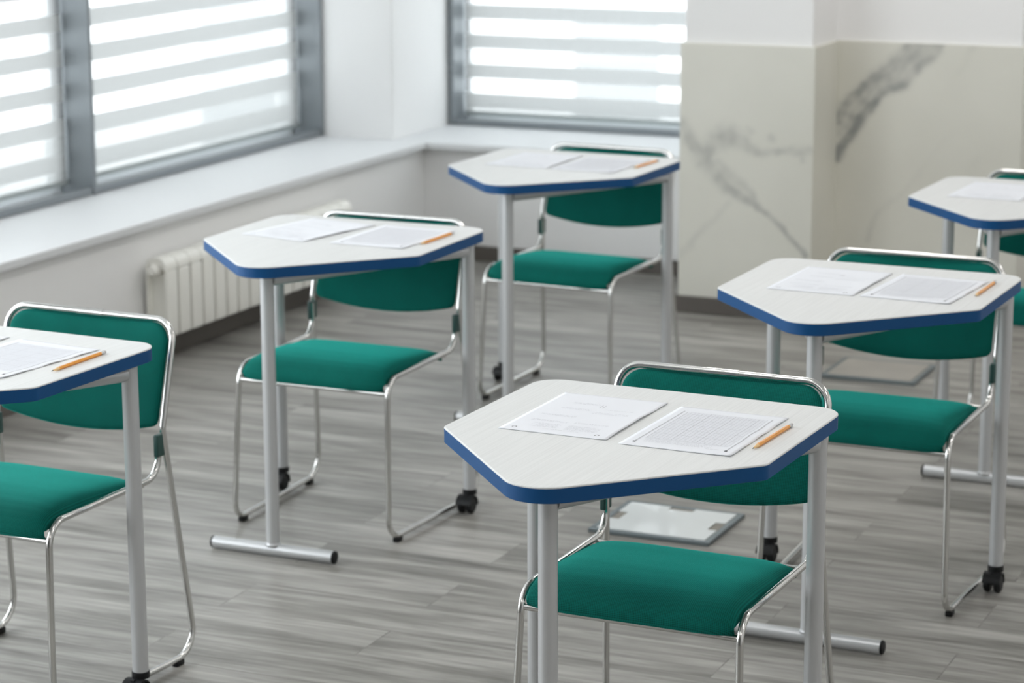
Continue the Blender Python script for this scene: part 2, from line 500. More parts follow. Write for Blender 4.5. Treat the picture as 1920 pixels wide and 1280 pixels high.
rv += chain([(-2.088, 0.99), (-2.117, 0.928), (-2.145, 0.88)], (0.02, 0.012), (0.35, 0.2))
rv += chain([(-2.46, 0.262), (-2.422, 0.363), (-2.335, 0.447), (-2.24, 0.57), (-2.147, 0.691)], (0.016, 0.012), (0.45, 0.12))
rv += chain([(-2.085, 0.53), (-2.063, 0.58)], (0.03, 0.02), (0.25, 0.2))
MT = 0.988
PX0, PX1, PY = -3.09, -2.585, 8.43
RX1, RY = -1.905, 8.714
bm = bmesh.new()
box(bm, PX0 + 0.012, PX1 - 0.012, PY + 0.012, 9.07, 0, Z_C, 0.004)
struct('wall_pillar', bm, M['paint'])
pillar = bpy.data.objects['wall_pillar']
def cladding(name, faces, solid, parent):
    bm = bmesh.new()
    lay = bm.loops.layers.color.new('vein')
    for q in solid: box(bm, *q)
    for f in bm.faces:
        for l in f.loops: l[lay] = (0, 0, 0, 1)
    for f in faces: vein_panel(bm, lay, *f)
    return obj(name, bm, M['marble'], parent)
cladding('marble_cladding', [((PX0, PY, 0), 0.062, PX1 - PX0, MT - 0.062, (1, 0, 0), None, pv)],
         [(PX0, PX1, PY + 0.0005, PY + 0.0125, 0.0, MT), (PX1 - 0.0125, PX1, PY + 0.0126, RY, 0.0, MT), (PX0, PX0 + 0.0125, PY + 0.0126, 9.07, SILL, MT)], pillar)
bm = bmesh.new()
box(bm, PX1 - 0.012, RX1 - 0.012, RY + 0.012, 9.07, 0, Z_C)
recess = struct('wall_recess', bm, M['paint'])
cladding('marble_cladding', [((PX1, RY, 0), 0.062, RX1 - PX1, MT - 0.062, (1, 0, 0), None, rv)],
         [(PX1, RX1, RY + 0.0005, RY + 0.0125, 0, MT), (RX1 - 0.0125, RX1, RY + 0.0126, 9.07, 0, MT)], recess)
bm = bmesh.new()
box(bm, PX0 - 0.012, PX1 + 0.012, PY - 0.012, PY, 0, 0.06, 0.003)
box(bm, PX0 - 0.012, PX0, PY, 9.056, 0, 0.06)
box(bm, PX1, PX1 + 0.012, PY, RY - 0.012, 0, 0.06)
box(bm, PX1, RX1 + 0.012, RY - 0.012, RY, 0, 0.06)
box(bm, RX1, RX1 + 0.012, RY, 9.07, 0, 0.06)
box(bm, RX1 + 0.012, X_R, 9.056, 9.07, 0, 0.06)
struct('baseboard_pillar', bm, M['baseboard'])

# windows on the left wall: glazed bays between deep, thin metal posts
bays = [(0.543, 2.220), (2.240, 3.917), (3.937, 5.614), (5.634, 7.311), (7.331, 9.008)]
DP = 0.11                              # how far the posts stand proud of the blinds
for i, (y0, y1) in enumerate(bays):
    bm = bmesh.new()
    box(bm, WX - DP - 0.06, WX, y1 + 0.0008, y1 + 0.0192, SILL + 0.001, WTOP, 0.002)
    if i == 0: box(bm, WX - DP - 0.06, WX, y0 - 0.019, y0 - 0.001, SILL + 0.001, WTOP, 0.002)
    box(bm, WX - 0.032, WX - 0.006, y0, y1, SILL + 0.001, SILL + 0.028, 0.003)
    box(bm, WX - DP - 0.06, WX - 0.006, y0, y1, WTOP - 0.04, WTOP, 0.003)
    w = struct('window_%d' % (i + 1), bm, M['alu'])
    bm = bmesh.new()
    sx0, sx1 = WX - DP - 0.06, WX - DP - 0.025
    st = 0.045
    box(bm, sx0, sx1, y0 + 0.002, y0 + st, SILL + 0.002, WTOP - 0.042, 0.003)
    box(bm, sx0, sx1, y1 - st, y1 - 0.002, SILL + 0.002, WTOP - 0.042, 0.003)
    box(bm, sx0, sx1, y0 + st, y1 - st, SILL + 0.002, SILL + 0.04, 0.003)
    box(bm, sx0, sx1, y0 + st, y1 - st, WTOP - 0.09, WTOP - 0.042, 0.003)
    obj('sash', bm, M['sash'], w)
    bm = bmesh.new(); box(bm, WX - DP - 0.045, WX - DP - 0.040, y0 + st, y1 - st, SILL + 0.04, WTOP - 0.09)
    obj('glass_pane', bm, M['glass'], w)
# back window
BX0, BX1, BY = -4.528, -2.85, 9.545
bm = bmesh.new()
box(bm, -4.552, BX0 - 0.001, BY, BY + DP + 0.06, SILL + 0.001, WTOP, 0.002)
box(bm, BX1 + 0.001, BX1 + 0.02, BY, BY + DP + 0.06, SILL + 0.001, WTOP, 0.002)
box(bm, BX0, BX1, BY + 0.006, BY + 0.032, SILL + 0.001, SILL + 0.028, 0.003)
box(bm, BX0, BX1, BY + 0.006, BY + DP + 0.06, WTOP - 0.04, WTOP, 0.003)
w = struct('window_%d' % (len(bays) + 1), bm, M['alu'])
bm = bmesh.new()
y0, y1 = BY + DP + 0.025, BY + DP + 0.06
box(bm, BX0 + 0.002, BX0 + 0.016, y0, y1, SILL + 0.002, WTOP - 0.042, 0.003)
box(bm, BX1 - 0.016, BX1 - 0.002, y0, y1, SILL + 0.002, WTOP - 0.042, 0.003)
box(bm, BX0 + 0.016, BX1 - 0.016, y0, y1, SILL + 0.002, SILL + 0.04, 0.003)
box(bm, BX0 + 0.016, BX1 - 0.016, y0, y1, WTOP - 0.09, WTOP - 0.042, 0.003)
obj('sash', bm, M['sash'], w)
bm = bmesh.new(); box(bm, BX0 + 0.016, BX1 - 0.016, y0 + 0.012, y0 + 0.017, SILL + 0.04, WTOP - 0.09)
obj('glass_pane', bm, M['glass'], w)

# roller blinds
def sheet_grid(bm, f, nu, nv):
    g = [[bm.verts.new(f(i / nu, j / nv)) for i in range(nu + 1)] for j in range(nv + 1)]
    for j in range(nv):
        for i in range(nu):
            bm.faces.new((g[j][i], g[j][i + 1], g[j + 1][i + 1], g[j + 1][i]))
def blind(x0, y0, x1, y1, zb, mat, nrm, label):
    r = empty('roller_blind', ((x0 + x1) / 2, (y0 + y1) / 2, zb))
    tag(r, label, 'blind', 'day and night roller blinds')
    L = r.location.copy()
    bm = bmesh.new()
    sheet_grid(bm, lambda u, v: Vector((x0 + (x1 - x0) * u, y0 + (y1 - y0) * u, zb + (WTOP - 0.07 - zb) * v)) - L, 12, 24)
    f = obj('blind_fabric', bm, mat, r)
    # the bands are placed by height above the floor
    for n in mat.node_tree.nodes:
        pass
    d = Vector((x1 - x0, y1 - y0, 0)); nn = Vector(nrm)
    bm = bmesh.new()
    A = Vector((x0, y0, 0)); B = Vector((x1, y1, 0))
    c0 = Vector((min(A.x, B.x) - abs(nn.x) * 0.006, min(A.y, B.y) - abs(nn.y) * 0.006, 0)) - L
    c1 = Vector((max(A.x, B.x) + abs(nn.x) * 0.006, max(A.y, B.y) + abs(nn.y) * 0.006, 0)) - L
    box(bm, c0.x, c1.x, c0.y, c1.y, -0.014, 0.004, 0.003)
    obj('bottom_bar', bm, M['bar'], r, smooth=True, angle=40)
    bm = bmesh.new()
    box(bm, c0.x - abs(nn.x) * 0.012, c1.x + abs(nn.x) * 0.02, c0.y - abs(nn.y) * 0.02, c1.y + abs(nn.y) * 0.012, WTOP - 0.075 - zb, WTOP - 0.005 - zb, 0.01)
    obj('cassette', bm, M['sill'], r, smooth=True, angle=40)
    return r
M['bar'] = plain('pale_grey_blind_bar', (176, 184, 184), 0.4)
zb1 = 0.530
mA = blind_mat('day_night_fabric_a', (0.9045 - zb1, 1.027 - zb1), 0.031, 0.70 - zb1)
mB = blind_mat('day_night_fabric_b', (0.904 - zb1, 1.0305 - zb1), 0.030, 0.70 - zb1)
mC = blind_mat('day_night_fabric_c', (0.7715 - zb1, 0.898 - zb1), 0.031, 0.57 - zb1)
blind(WX - DP, 5.64, WX - DP, 7.306, zb1, mA, (1, 0, 0), 'banded white roller blind over the window at the far left edge of the photo')
blind(WX - DP, 7.336, WX - DP, 9.003, zb1, mB, (1, 0, 0), 'banded white roller blind on the left wall, between the two grey window posts')
blind(BX0 + 0.004, BY + DP, BX1 - 0.004, BY + DP, zb1, mC, (0, 1, 0), 'banded white roller blind on the back wall beside the marble pillar')

# guessed plain buildings outdoors, added to dull patches of the sheer bands
def facade(ang0, ang1, dist, ztop, name, label):
    bm = bmesh.new()
    a0, a1 = math.radians(ang0), math.radians(ang1)
    p = [(-math.sin(a0) * dist, math.cos(a0) * dist), (-math.sin(a1) * dist, math.cos(a1) * dist),
         (-math.sin(a1) * (dist + 8), math.cos(a1) * (dist + 8)), (-math.sin(a0) * (dist + 8), math.cos(a0) * (dist + 8))]
    prism(bm, p, -14, ztop)
    return struct(name, bm, M['facade'] if ztop > 0 else M['facade_dark'])
facade(31.2, 27.6, 42, 1.0, 'building_outdoors', '')
facade(22.6, 20.6, 42, -2.5, 'building_outdoors', '')

# ------------------------------------------------------------------ radiator
def radiator():
    X0, X1 = -4.425, -4.335
    y0, pitch, n = 6.90, 0.0785, 17
    zb, zt = 0.095, 0.365
    r = empty('radiator', (-4.38, y0 + pitch * n / 2, 0.0))
    tag(r, 'white sectional radiator on the wall below the left window sill', 'radiator')
    L = Vector(r.location)
    proto = None
    for k in range(n):
        if proto is None:
            bm = bmesh.new()
            c = pitch / 2
            # front plate with rounded edges, web, rear plate, and a domed head
            box(bm, 0.032, 0.045, -c + 0.006, c - 0.006, zb, zt - 0.045, 0.005, 3)
            box(bm, -0.038, 0.036, -0.006, 0.006, zb + 0.01, zt - 0.03, 0.002)
            box(bm, -0.043, -0.034, -c + 0.01, c - 0.01, zb + 0.01, zt - 0.03, 0.003)
            for z in (zb + 0.028, zt - 0.042):
                tube(bm, [(0.0, -c + 0.001, z), (0.0, c - 0.001, z)], 0.021, 16)
            sheet = [(-0.03, zt - 0.012), (-0.01, zt - 0.002), (0.015, zt - 0.001), (0.033, zt - 0.010), (0.042, zt - 0.028), (0.043, zt - 0.043), (0.03, zt - 0.040), (0.015, zt - 0.024), (-0.01, zt - 0.022), (-0.03, zt - 0.026)]
            a = [bm.verts.new((x, -c + 0.002, z)) for x, z in sheet]
            b2 = [bm.verts.new((x, c - 0.002, z)) for x, z in sheet]
            bm.faces.new(a); bm.faces.new(b2[::-1])
            for i in range(len(a)):
                j = (i + 1) % len(a)
                bm.faces.new((a[i], b2[i], b2[j], a[j]))
            proto = obj('radiator_section', bm, M['radiator'], r, smooth=True, angle=40)
            s = proto
        else:
            s = proto.copy(); COL.objects.link(s); s.parent = r
        s.location = (0, (y0 + pitch * (k + 0.5)) - L.y, 0)
    for z in (zb + 0.028, zt - 0.042):
        bm = bmesh.new()
        lathe(bm, [(0.0, -0.022), (0.014, -0.022), (0.019, -0.016), (0.021, 0.0)], (0, y0 - L.y, z), 'Y', 20)
        obj('end_plug', bm, M['radiator'], r, smooth=True, angle=40)
    for z in (zb + 0.028, zt - 0.042):
        bm = bmesh.new()
        tube(bm, fillet([(0, y0 + pitch * n - L.y, z), (0, y0 + pitch * n + 0.05 - L.y, z), (-0.062, y0 + pitch * n + 0.05 - L.y, z)], 0.02), 0.009, 12)
        obj('pipe', bm, M['radiator'], r, smooth=True, angle=40)
    for yy in (y0 + pitch * 3, y0 + pitch * 14):
        bm = bmesh.new(); box(bm, -0.062, -0.036, yy - L.y - 0.012, yy - L.y + 0.012, 0.26, 0.30, 0.002)
        obj('wall_bracket', bm, M['radiator'], r)
radiator()

# ------------------------------------------------------------------ floor boxes
def floor_box(cx, cy, w, d, inlay, label, pale):
    r = empty('floor_box', (cx, cy, 0)); tag(r, label, 'floor box')
    a, b2 = w / 2, d / 2
    bm = bmesh.new()
    t = 0.016
    box(bm, -a, a, -b2, -b2 + t, 0, 0.011, 0.002); box(bm, -a, a, b2 - t, b2, 0, 0.011, 0.002)
    box(bm, -a, -a + t, -b2 + t, b2 - t, 0, 0.011, 0.002); box(bm, a - t, a, -b2 + t, b2 - t, 0, 0.011, 0.002)
    box(bm, -a + t, a - t, -b2 + t, b2 - t, 0, 0.006)
    obj('metal_frame', bm, M['steel'], r)
    bm = bmesh.new()
    i, j = a - t - 0.001, b2 - t - 0.001
    if pale:
        n = 0.034; dp = 0.026
        pts = [(-i, -j), (i, -j), (i, -n), (i - dp, -n), (i - dp, n), (i, n), (i, j), (n, j), (n, j - dp), (-n, j - dp), (-n, j), (-i, j), (-i, n), (-i + dp, n), (-i + dp, -n), (-i, -n)]
    else:
        pts = [(-i, -j), (i, -j), (i, j), (-i, j)]
    prism(bm, pts, 0.0062, 0.0115)
    obj('lid', bm, inlay, r)
    if pale:
        for (x0, x1, y0, y1) in ((i - 0.025, i, -0.033, 0.033), (-0.033, 0.033, j - 0.025, j), (-i, -i + 0.025, -0.033, 0.033)):
            bm = bmesh.new(); box(bm, x0, x1, y0, y1, 0.0062, 0.0095, 0.001); obj('cable_flap', bm, M['flap'], r)
floor_box(-2.158, 5.825, 0.33, 0.285, M['lid_pale'], 'metal floor box with a pale notched lid, in the floor behind the nearest chair', True)
floor_box(-2.132, 7.74, 0.315, 0.285, M['lid_floor'], 'metal floor box with a dull grey lid, farther back toward the marble wall', False)

# ------------------------------------------------------------------ desk
W, DD, PP, TH = 0.616, 0.425, 0.330, 0.0288
HZ = 0.75
OUT = [(-W / 2, 0), (-W / 2, -DD), (0, -DD - PP), (W / 2, -DD), (W / 2, 0)]
RAD = [0.055, 0.028, 0.075, 0.028, 0.055]
def make_desk():
    r = empty('school_desk')
    pin = round_poly(OUT, RAD, 12)
    ins = round_poly([(-W / 2 + 0.0015, -0.0015), (-W / 2 + 0.0015, -DD + 0.001), (0, -DD - PP + 0.002), (W / 2 - 0.0015, -DD + 0.001), (W / 2 - 0.0015, -0.0015)], [q - 0.001 for q in RAD], 12)
    bm = bmesh.new()
    n = len(pin)
    hi = [bm.verts.new((x, y, HZ)) for x, y in ins]
    md = [bm.verts.new((x, y, HZ - 0.0013)) for x, y in pin]
    lo = [bm.verts.new((x, y, HZ - 0.003)) for x, y in pin]
    b0 = [bm.verts.new((x, y, HZ - 0.003)) for x, y in ins]
    bt = [bm.verts.new((x, y, HZ - TH + 0.001)) for x, y in ins]
    bm.faces.new(hi); bm.faces.new(bt[::-1])
    for a, b2 in ((hi, md), (md, lo), (lo, b0), (b0, bt)):
        for i in range(n):
            j = (i + 1) % n
            bm.faces.new((a[i], a[j], b2[j], b2[i]))
    obj('tabletop', bm, M['laminate'], r)
    # blue edge band as a closed strip
    bm = bmesh.new()
    A = [bm.verts.new((x, y, HZ - 0.003)) for x, y in pin]
    B = [bm.verts.new((x, y, HZ - TH + 0.001)) for x, y in pin]
    Bi = [bm.verts.new((x, y, HZ - TH)) for x, y in ins]
    C = [bm.verts.new((x * 0.985, -0.3 + (y + 0.3) * 0.985, HZ - TH)) for x, y in ins]
    D = [bm.verts.new((x, y, HZ - 0.003)) for x, y in ins]
    for a, b2 in ((A, B), (B, Bi), (Bi, C)):
        for i in range(n):
            j = (i + 1) % n
            bm.faces.new((a[i], a[j], b2[j], b2[i]))
    obj('edge_band', bm, M['blue'], r, smooth=True, angle=30)
    zu = HZ - TH
    LR = 0.0168
    LX, LY, CY = 0.2836, -0.084, -0.642
    bm = bmesh.new(); tube(bm, [(0, CY, 0.026), (0, CY, zu - 0.0005)], LR, 24); obj('leg', bm, M['silver'], r, smooth=True, angle=50)
    for s in (-1, 1):
        bm = bmesh.new(); tube(bm, [(s * LX, LY, 0.052), (s * LX, LY, zu - 0.0005)], LR, 24)
        obj('leg', bm, M['silver'], r, smooth=True, angle=50)
    # rails under the top from the front leg to the rear legs
    for s in (-1, 1):
        bm = bmesh.new(); tube(bm, [(s * 0.006, CY + 0.01, zu - 0.0175), (s * (LX - 0.004), LY - 0.008, zu - 0.0175)], 0.0165, 20)
        obj('rail', bm, M['silver'], r, smooth=True, angle=50)
    # T foot
    bm = bmesh.new(); tube(bm, [(-0.172, CY, 0.0175), (0.172, CY, 0.0175)], 0.0155, 24); obj('foot_bar', bm, M['silver'], r, smooth=True, angle=50)
    bm = bmesh.new(); lathe(bm, [(0.0205, 0.0295), (0.0185, 0.033), (0.0169, 0.036)], (0, CY, 0), 'Z', 24); obj('weld', bm, M['silver'], r, smooth=True)
    for s in (-1, 1):
        bm = bmesh.new()
        lathe(bm, [(0.0, 0.1765), (0.0125, 0.1765), (0.0150, 0.1752), (0.0157, 0.1735), (0.0157, 0.1695), (0.0, 0.1695)], (0, CY, 0.0175), 'X', 24)
        if s < 0:
            for v in bm.verts: v.co.x *= -1
        obj('end_cap', bm, M['black'], r, smooth=True, angle=40)
    # twin-wheel castors
    for s in (-1, 1):
        bm = bmesh.new()
        lathe(bm, [(0.0, 0.062), (0.0185, 0.062), (0.019, 0.058), (0.019, 0.048), (0.012, 0.046), (0.0, 0.046)], (s * LX, LY, 0), 'Z', 20)
        # hood over the wheels
        cy = LY - 0.020
        for i in range(9):
            pass
        ang = [math.radians(a) for a in range(-10, 171, 15)]
        ro, ri = 0.0265, 0.0225
        ring = []
        for a in ang:
            ring.append([bm.verts.new((s * LX + sx * 0.0215, cy + math.cos(a) * rr, 0.0235 + math.sin(a) * rr)) for sx, rr in ((-1, ri), (-1, ro), (1, ro), (1, ri))])
        for i in range(len(ring) - 1):
            for k in range(4):
                bm.faces.new((ring[i][k], ring[i][(k + 1) % 4], ring[i + 1][(k + 1) % 4], ring[i + 1][k]))
        bm.faces.new(ring[0]); bm.faces.new(ring[-1][::-1])
        box(bm, s * LX - 0.004, s * LX + 0.004, cy - 0.012, LY + 0.008, 0.02, 0.05)
        c = obj('castor', bm, M['black'], r, smooth=True, angle=35)
        for q in (-1, 1):
            bm = bmesh.new()
            x = s * LX + q * 0.0125
            lathe(bm, [(0.0, -0.0085), (0.017, -0.0085), (0.0215, -0.005), (0.0225, 0.0), (0.0215, 0.005), (0.017, 0.0085), (0.0, 0.0085)], (x, cy, 0.0228), 'X', 24)
            obj('wheel', bm, M['black'], c, smooth=True, angle=35)
    return r

# ------------------------------------------------------------------ chair
TR = 0.0072
ZT, YT, WT = 0.756, 0.465, 0.2185
YK, ZK, WK = 0.402, 0.531, 0.2205
YR, WF = 0.462, 0.246
YFF, WFF = -0.026, 0.226
WS, ZF = 0.2145, 0.424
ZFL = 0.0152
def make_chair():
    r = empty('stacking_chair')
    for s in (-1, 1):
        pts = [(s * 0.002, YT, ZT), (s * WT, YT, ZT), (s * WK, YK, ZK), (s * WF, YR + 0.004, ZFL), (s * WFF, YFF, ZFL), (s * WS, 0.0, ZF), (s * 0.2155, 0.392, 0.428), (s * 0.2155, 0.386, 0.517)]
        bm = bmesh.new()
        tube(bm, fillet(pts, [0.048, 0.05, 0.06, 0.05, 0.052, 0.045], 10), TR, 16)
        obj('side_frame', bm, M['chrome'], r, smooth=True, angle=50)
    bm = bmesh.new(); tube(bm, [(-0.034, YT, ZT), (0.034, YT, ZT)], TR + 0.0009, 16); obj('top_sleeve', bm, M['chrome'], r, smooth=True, angle=50)
    bm = bmesh.new(); tube(bm, [(-WS + 0.004, 0.001, 0.388), (WS - 0.004, 0.001, 0.388)], 0.0062, 14); obj('front_crossbar', bm, M['chrome'], r, smooth=True, angle=50)
    bm = bmesh.new(); tube(bm, [(-0.213, 0.335, 0.421), (0.213, 0.335, 0.421)], 0.0062, 14); obj('rear_crossbar', bm, M['chrome'], r, smooth=True, angle=50)
    # plastic clips that join seat tube and back upright
    for s in (-1, 1):
        bm = bmesh.new(); box(bm, s * 0.218 - 0.0062, s * 0.218 + 0.0062, 0.378, 0.412, 0.472, 0.521, 0.003, 3)
        obj('clip', bm, M['clip'], r, smooth=True, angle=40)
    for s in (-1, 1):
        for (x, y) in ((WFF + 0.0018, 0.02), (WF - 0.0035, 0.40)):
            bm = bmesh.new(); box(bm, s * x - 0.0085, s * x + 0.0085, y - 0.014, y + 0.014, 0.0, 0.014, 0.003)
            obj('glide', bm, M['black'], r, smooth=True, angle=40)
    # seat cushion
    prof = [(-0.0135, 0.392), (-0.018, 0.400), (-0.0185, 0.411), (-0.013, 0.424), (-0.001, 0.436), (0.016, 0.4445), (0.04, 0.4505), (0.08, 0.4535), (0.13, 0.4535), (0.18, 0.450), (0.23, 0.4455), (0.28, 0.441), (0.315, 0.4365), (0.335, 0.431), (0.348, 0.422), (0.350, 0.412), (0.345, 0.404)]
    def seat_top(t):
        f = t * (len(prof) - 1); i = min(int(f), len(prof) - 2); k = f - i
        return prof[i][0] * (1 - k) + prof[i + 1][0] * k, prof[i][1] * (1 - k) + prof[i + 1][1] * k
    bm = bmesh.new()
    nu, nv = 28, 48
    hw = 0.2045
    top, bot = [], []
    for j in range(nv + 1):
        y, z = seat_top(j / nv)
        ct, cb = [], []
        for i in range(nu + 1):
            u = -1 + 2 * i / nu
            u = math.copysign(1 - (1 - abs(u)) ** 1.35, u)
            e = max(0.0, 1 - abs(u) ** 7) ** 0.5
            zb = 0.406 + (z - 0.406) * 0.30 if z > 0.406 else z
            # corners of the front are rounded in plan
            fa = max(0.0, min(1.0, (0.06 - y) / 0.07)); fb = max(0.0, min(1.0, (y - 0.28) / 0.06))
            yy = y + 0.016 * abs(u) ** 6 * fa * fa - 0.016 * abs(u) ** 6 * fb * fb
            zz = zb + (z - zb) * (0.30 + 0.70 * e)
            ct.append(bm.verts.new((u * hw, yy, zz)))
            cb.append(bm.verts.new((u * hw, min(max(yy, -0.006), 0.336), min(zb, 0.408) + 0.0085 * (1 - fa) * (1 - fb))))
        top.append(ct); bot.append(cb)
    for j in range(nv):
        for i in range(nu):
            bm.faces.new((top[j][i], top[j][i + 1], top[j + 1][i + 1], top[j + 1][i]))
            bm.faces.new((bot[j][i + 1], bot[j][i], bot[j + 1][i], bot[j + 1][i + 1]))
    for j in range(nv):
        bm.faces.new((top[j][0], top[j + 1][0], bot[j + 1][0], bot[j][0]))
        bm.faces.new((top[j + 1][nu], top[j][nu], bot[j][nu], bot[j + 1][nu]))
    for i in range(nu):
        bm.faces.new((top[0][i + 1], top[0][i], bot[0][i], bot[0][i + 1]))
        bm.faces.new((top[nv][i], top[nv][i + 1], bot[nv][i + 1], bot[nv][i]))
    obj('seat', bm, M['fabric'], r, smooth=True, angle=70)
    # backrest pad
    bm = bmesh.new()
    w = 0.2085; rc = 0.042
    nu, nv = 40, 26
    fr, bk = [], []
    for j in range(nv + 1):
        a, b2 = [], []
        for i in range(nu + 1):
            u = -1 + 2 * i / nu
            u = math.copysign(1 - (1 - abs(u)) ** 1.4, u)
            x = u * w
            zt = 0.7475
            d = abs(x) - (w - rc)
            if d > 0: zt -= rc - math.sqrt(max(0, rc * rc - d * d))
            zb = 0.536 - 0.027 * (1 - u * u)
            d2 = abs(x) - (w - 0.012)
            if d2 > 0: zb += 0.012 - math.sqrt(max(0, 0.012 ** 2 - d2 * d2))
            t = j / nv
            t = t * t * (3 - 2 * t) * 0.5 + t * 0.5
            z = zb + (zt - zb) * t
            yp = YK + (z - ZK) / (ZT - ZK) * (YT - YK) + 0.013 * (1 - u * u) - 0.002
            e = (max(0, 1 - abs(u) ** 12) * max(0, 1 - abs(2 * t - 1) ** 10)) ** 0.5
            a.append(bm.verts.new((x, yp - 0.003 - 0.011 * e, z)))
            b2.append(bm.verts.new((x, yp + 0.003 + 0.007 * e, z)))
        fr.append(a); bk.append(b2)
    for j in range(nv):
        for i in range(nu):
            bm.faces.new((fr[j][i], fr[j][i + 1], fr[j + 1][i + 1], fr[j + 1][i]))
            bm.faces.new((bk[j][i + 1], bk[j][i], bk[j + 1][i], bk[j + 1][i + 1]))
        bm.faces.new((fr[j][0], fr[j + 1][0], bk[j + 1][0], bk[j][0]))
        bm.faces.new((fr[j + 1][nu], fr[j][nu], bk[j][nu], bk[j + 1][nu]))
    for i in range(nu):
        bm.faces.new((fr[0][i + 1], fr[0][i], bk[0][i], bk[0][i + 1]))
        bm.faces.new((fr[nv][i], fr[nv][i + 1], bk[nv][i + 1], bk[nv][i]))
    obj('backrest', bm, M['fabric'], r, smooth=True, angle=60)
    return r

# ------------------------------------------------------------------ paper
PW, PH = 0.105, 0.1485
def sheet_z(x, y, kind):
    z = 0.0009 + 0.0005 * math.sin(y * 55 + 0.7 + kind) * (0.5 + x / 0.21)
    e = max(0.0, (x / PW)) ** 4
    if kind == 0: z += 0.0028 * e * (0.55 + 0.45 * math.sin(y * 17 + 2.0))
    else: z += 0.0013 * e * (0.5 + 0.5 * math.sin(y * 75 + 1.2)) + 0.0010 * max(0, -y / PH) ** 3 * e
    return max(z, 0.0004)
def make_paper_mesh(kind):
    bm = bmesh.new()
    nu, nv = 24, 36
    def g(dz):
        return [[bm.verts.new((-PW + 2 * PW * i / nu, -PH + 2 * PH * j / nv, sheet_z(-PW + 2 * PW * i / nu, -PH + 2 * PH * j / nv, kind) + dz)) for i in range(nu + 1)] for j in range(nv + 1)]
    a, b2 = g(0.0), g(-0.00022)
    for j in range(nv):
        for i in range(nu):
            bm.faces.new((a[j][i], a[j][i + 1], a[j + 1][i + 1], a[j + 1][i]))
            bm.faces.new((b2[j][i + 1], b2[j][i], b2[j + 1][i], b2[j + 1][i + 1]))
    rim = [(0, i) for i in range(nu)] + [(j, nu) for j in range(nv)] + [(nv, nu - i) for i in range(nu)] + [(nv - j, 0) for j in range(nv)]
    for k in range(len(rim)):
        p, q = rim[k], rim[(k + 1) % len(rim)]
        bm.faces.new((a[p[0]][p[1]], b2[p[0]][p[1]], b2[q[0]][q[1]], a[q[0]][q[1]]))
    return bm
def ink_rect(bm, x0, x1, y0, y1, kind, n=1):
    """a printed stroke that follows the sheet"""
    nx = max(1, int(abs(x1 - x0) / 0.009)); ny = max(1, int(abs(y1 - y0) / 0.008))
    g = []
    for j in range(ny + 1):
        row = []
        for i in range(nx + 1):
            x = x0 + (x1 - x0) * i / nx; y = y0 + (y1 - y0) * j / ny
            row.append(bm.verts.new((x, y, sheet_z(x, y, kind) + 0.00018)))
        g.append(row)
    for j in range(ny):
        for i in range(nx):
            bm.faces.new((g[j][i], g[j][i + 1], g[j + 1][i + 1], g[j + 1][i]))
def text_line(bm, x0, x1, y, h, kind, rnd, fill=0.86):
    """a line of tiny illegible words: rows of letter-sized strokes"""
    x = x0
    while x < x1 - 0.003:
        wl = rnd.randint(2, 8)
        for _ in range(wl):
            if x > x1 - 0.0012: break
            hh = h * rnd.choice((0.6, 0.6, 0.65, 1.0))
            ink_rect(bm, x, x + 0.00075, y - hh / 2, y + hh / 2, kind)
            x += 0.00125
        x += 0.0015
def question_sheet():
    r = empty('question_sheet')
    obj('page', make_paper_mesh(0), M['paper'], r, smooth=True)
    rnd = random.Random(3)
    bm = bmesh.new()
    def col(x0, x1, ys):
        for y in ys: text_line(bm, x0, x1, y, 0.0021, 0, rnd)
    for k in range(5): col(-0.062 + 0.01 * (k % 2), -0.006, [-0.108 + 0.0058 * k])
    for k in range(6): col(0.006, 0.070 - 0.012 * (k % 3 == 2), [-0.112 + 0.0056 * k])
    text_line(bm, -0.03, 0.04, -0.121, 0.0022, 0, rnd)
    for y in (-0.066, -0.0605): col(-0.078, -0.006, [y]); 
    for y in (-0.063, -0.0575): col(0.006, 0.074, [y])
    for y in (-0.022, -0.0165): col(-0.078, -0.008, [y])
    for y in (0.018, 0.026): col(0.006, 0.078, [y])
    for y in (0.034, 0.040): col(-0.062, -0.002, [y])
    for y in (0.078, 0.084): col(-0.056, 0.0, [y])
    text_line(bm, 0.02, 0.075, 0.052, 0.002, 0, rnd)
    obj('printed_text', bm, M['ink_grey'], r)
    # hooked registration marks in both near corners, and two small bars
    for (x, y) in ((-0.083, -0.127), (0.078, -0.128)):
        bm = bmesh.new()
        ink_rect(bm, x - 0.0042, x - 0.0020, y - 0.003, y - 0.0004, 0)
        ink_rect(bm, x - 0.0020, x + 0.0042, y + 0.0028, y + 0.0040, 0)
        ink_rect(bm, x + 0.0030, x + 0.0042, y - 0.0015, y + 0.0028, 0)
        ink_rect(bm, x - 0.0034, x - 0.0022, y + 0.0002, y + 0.0028, 0)
        obj('corner_mark', bm, M['ink'], r)
    for (xa, xb, ya, yb) in ((0.002, 0.0034, 0.062, 0.082), (0.008, 0.0094, 0.062, 0.082)):
        bm = bmesh.new(); ink_rect(bm, xa, xb, ya, yb, 0)
        obj('printed_rule', bm, M['ink_mid'], r)
    return r
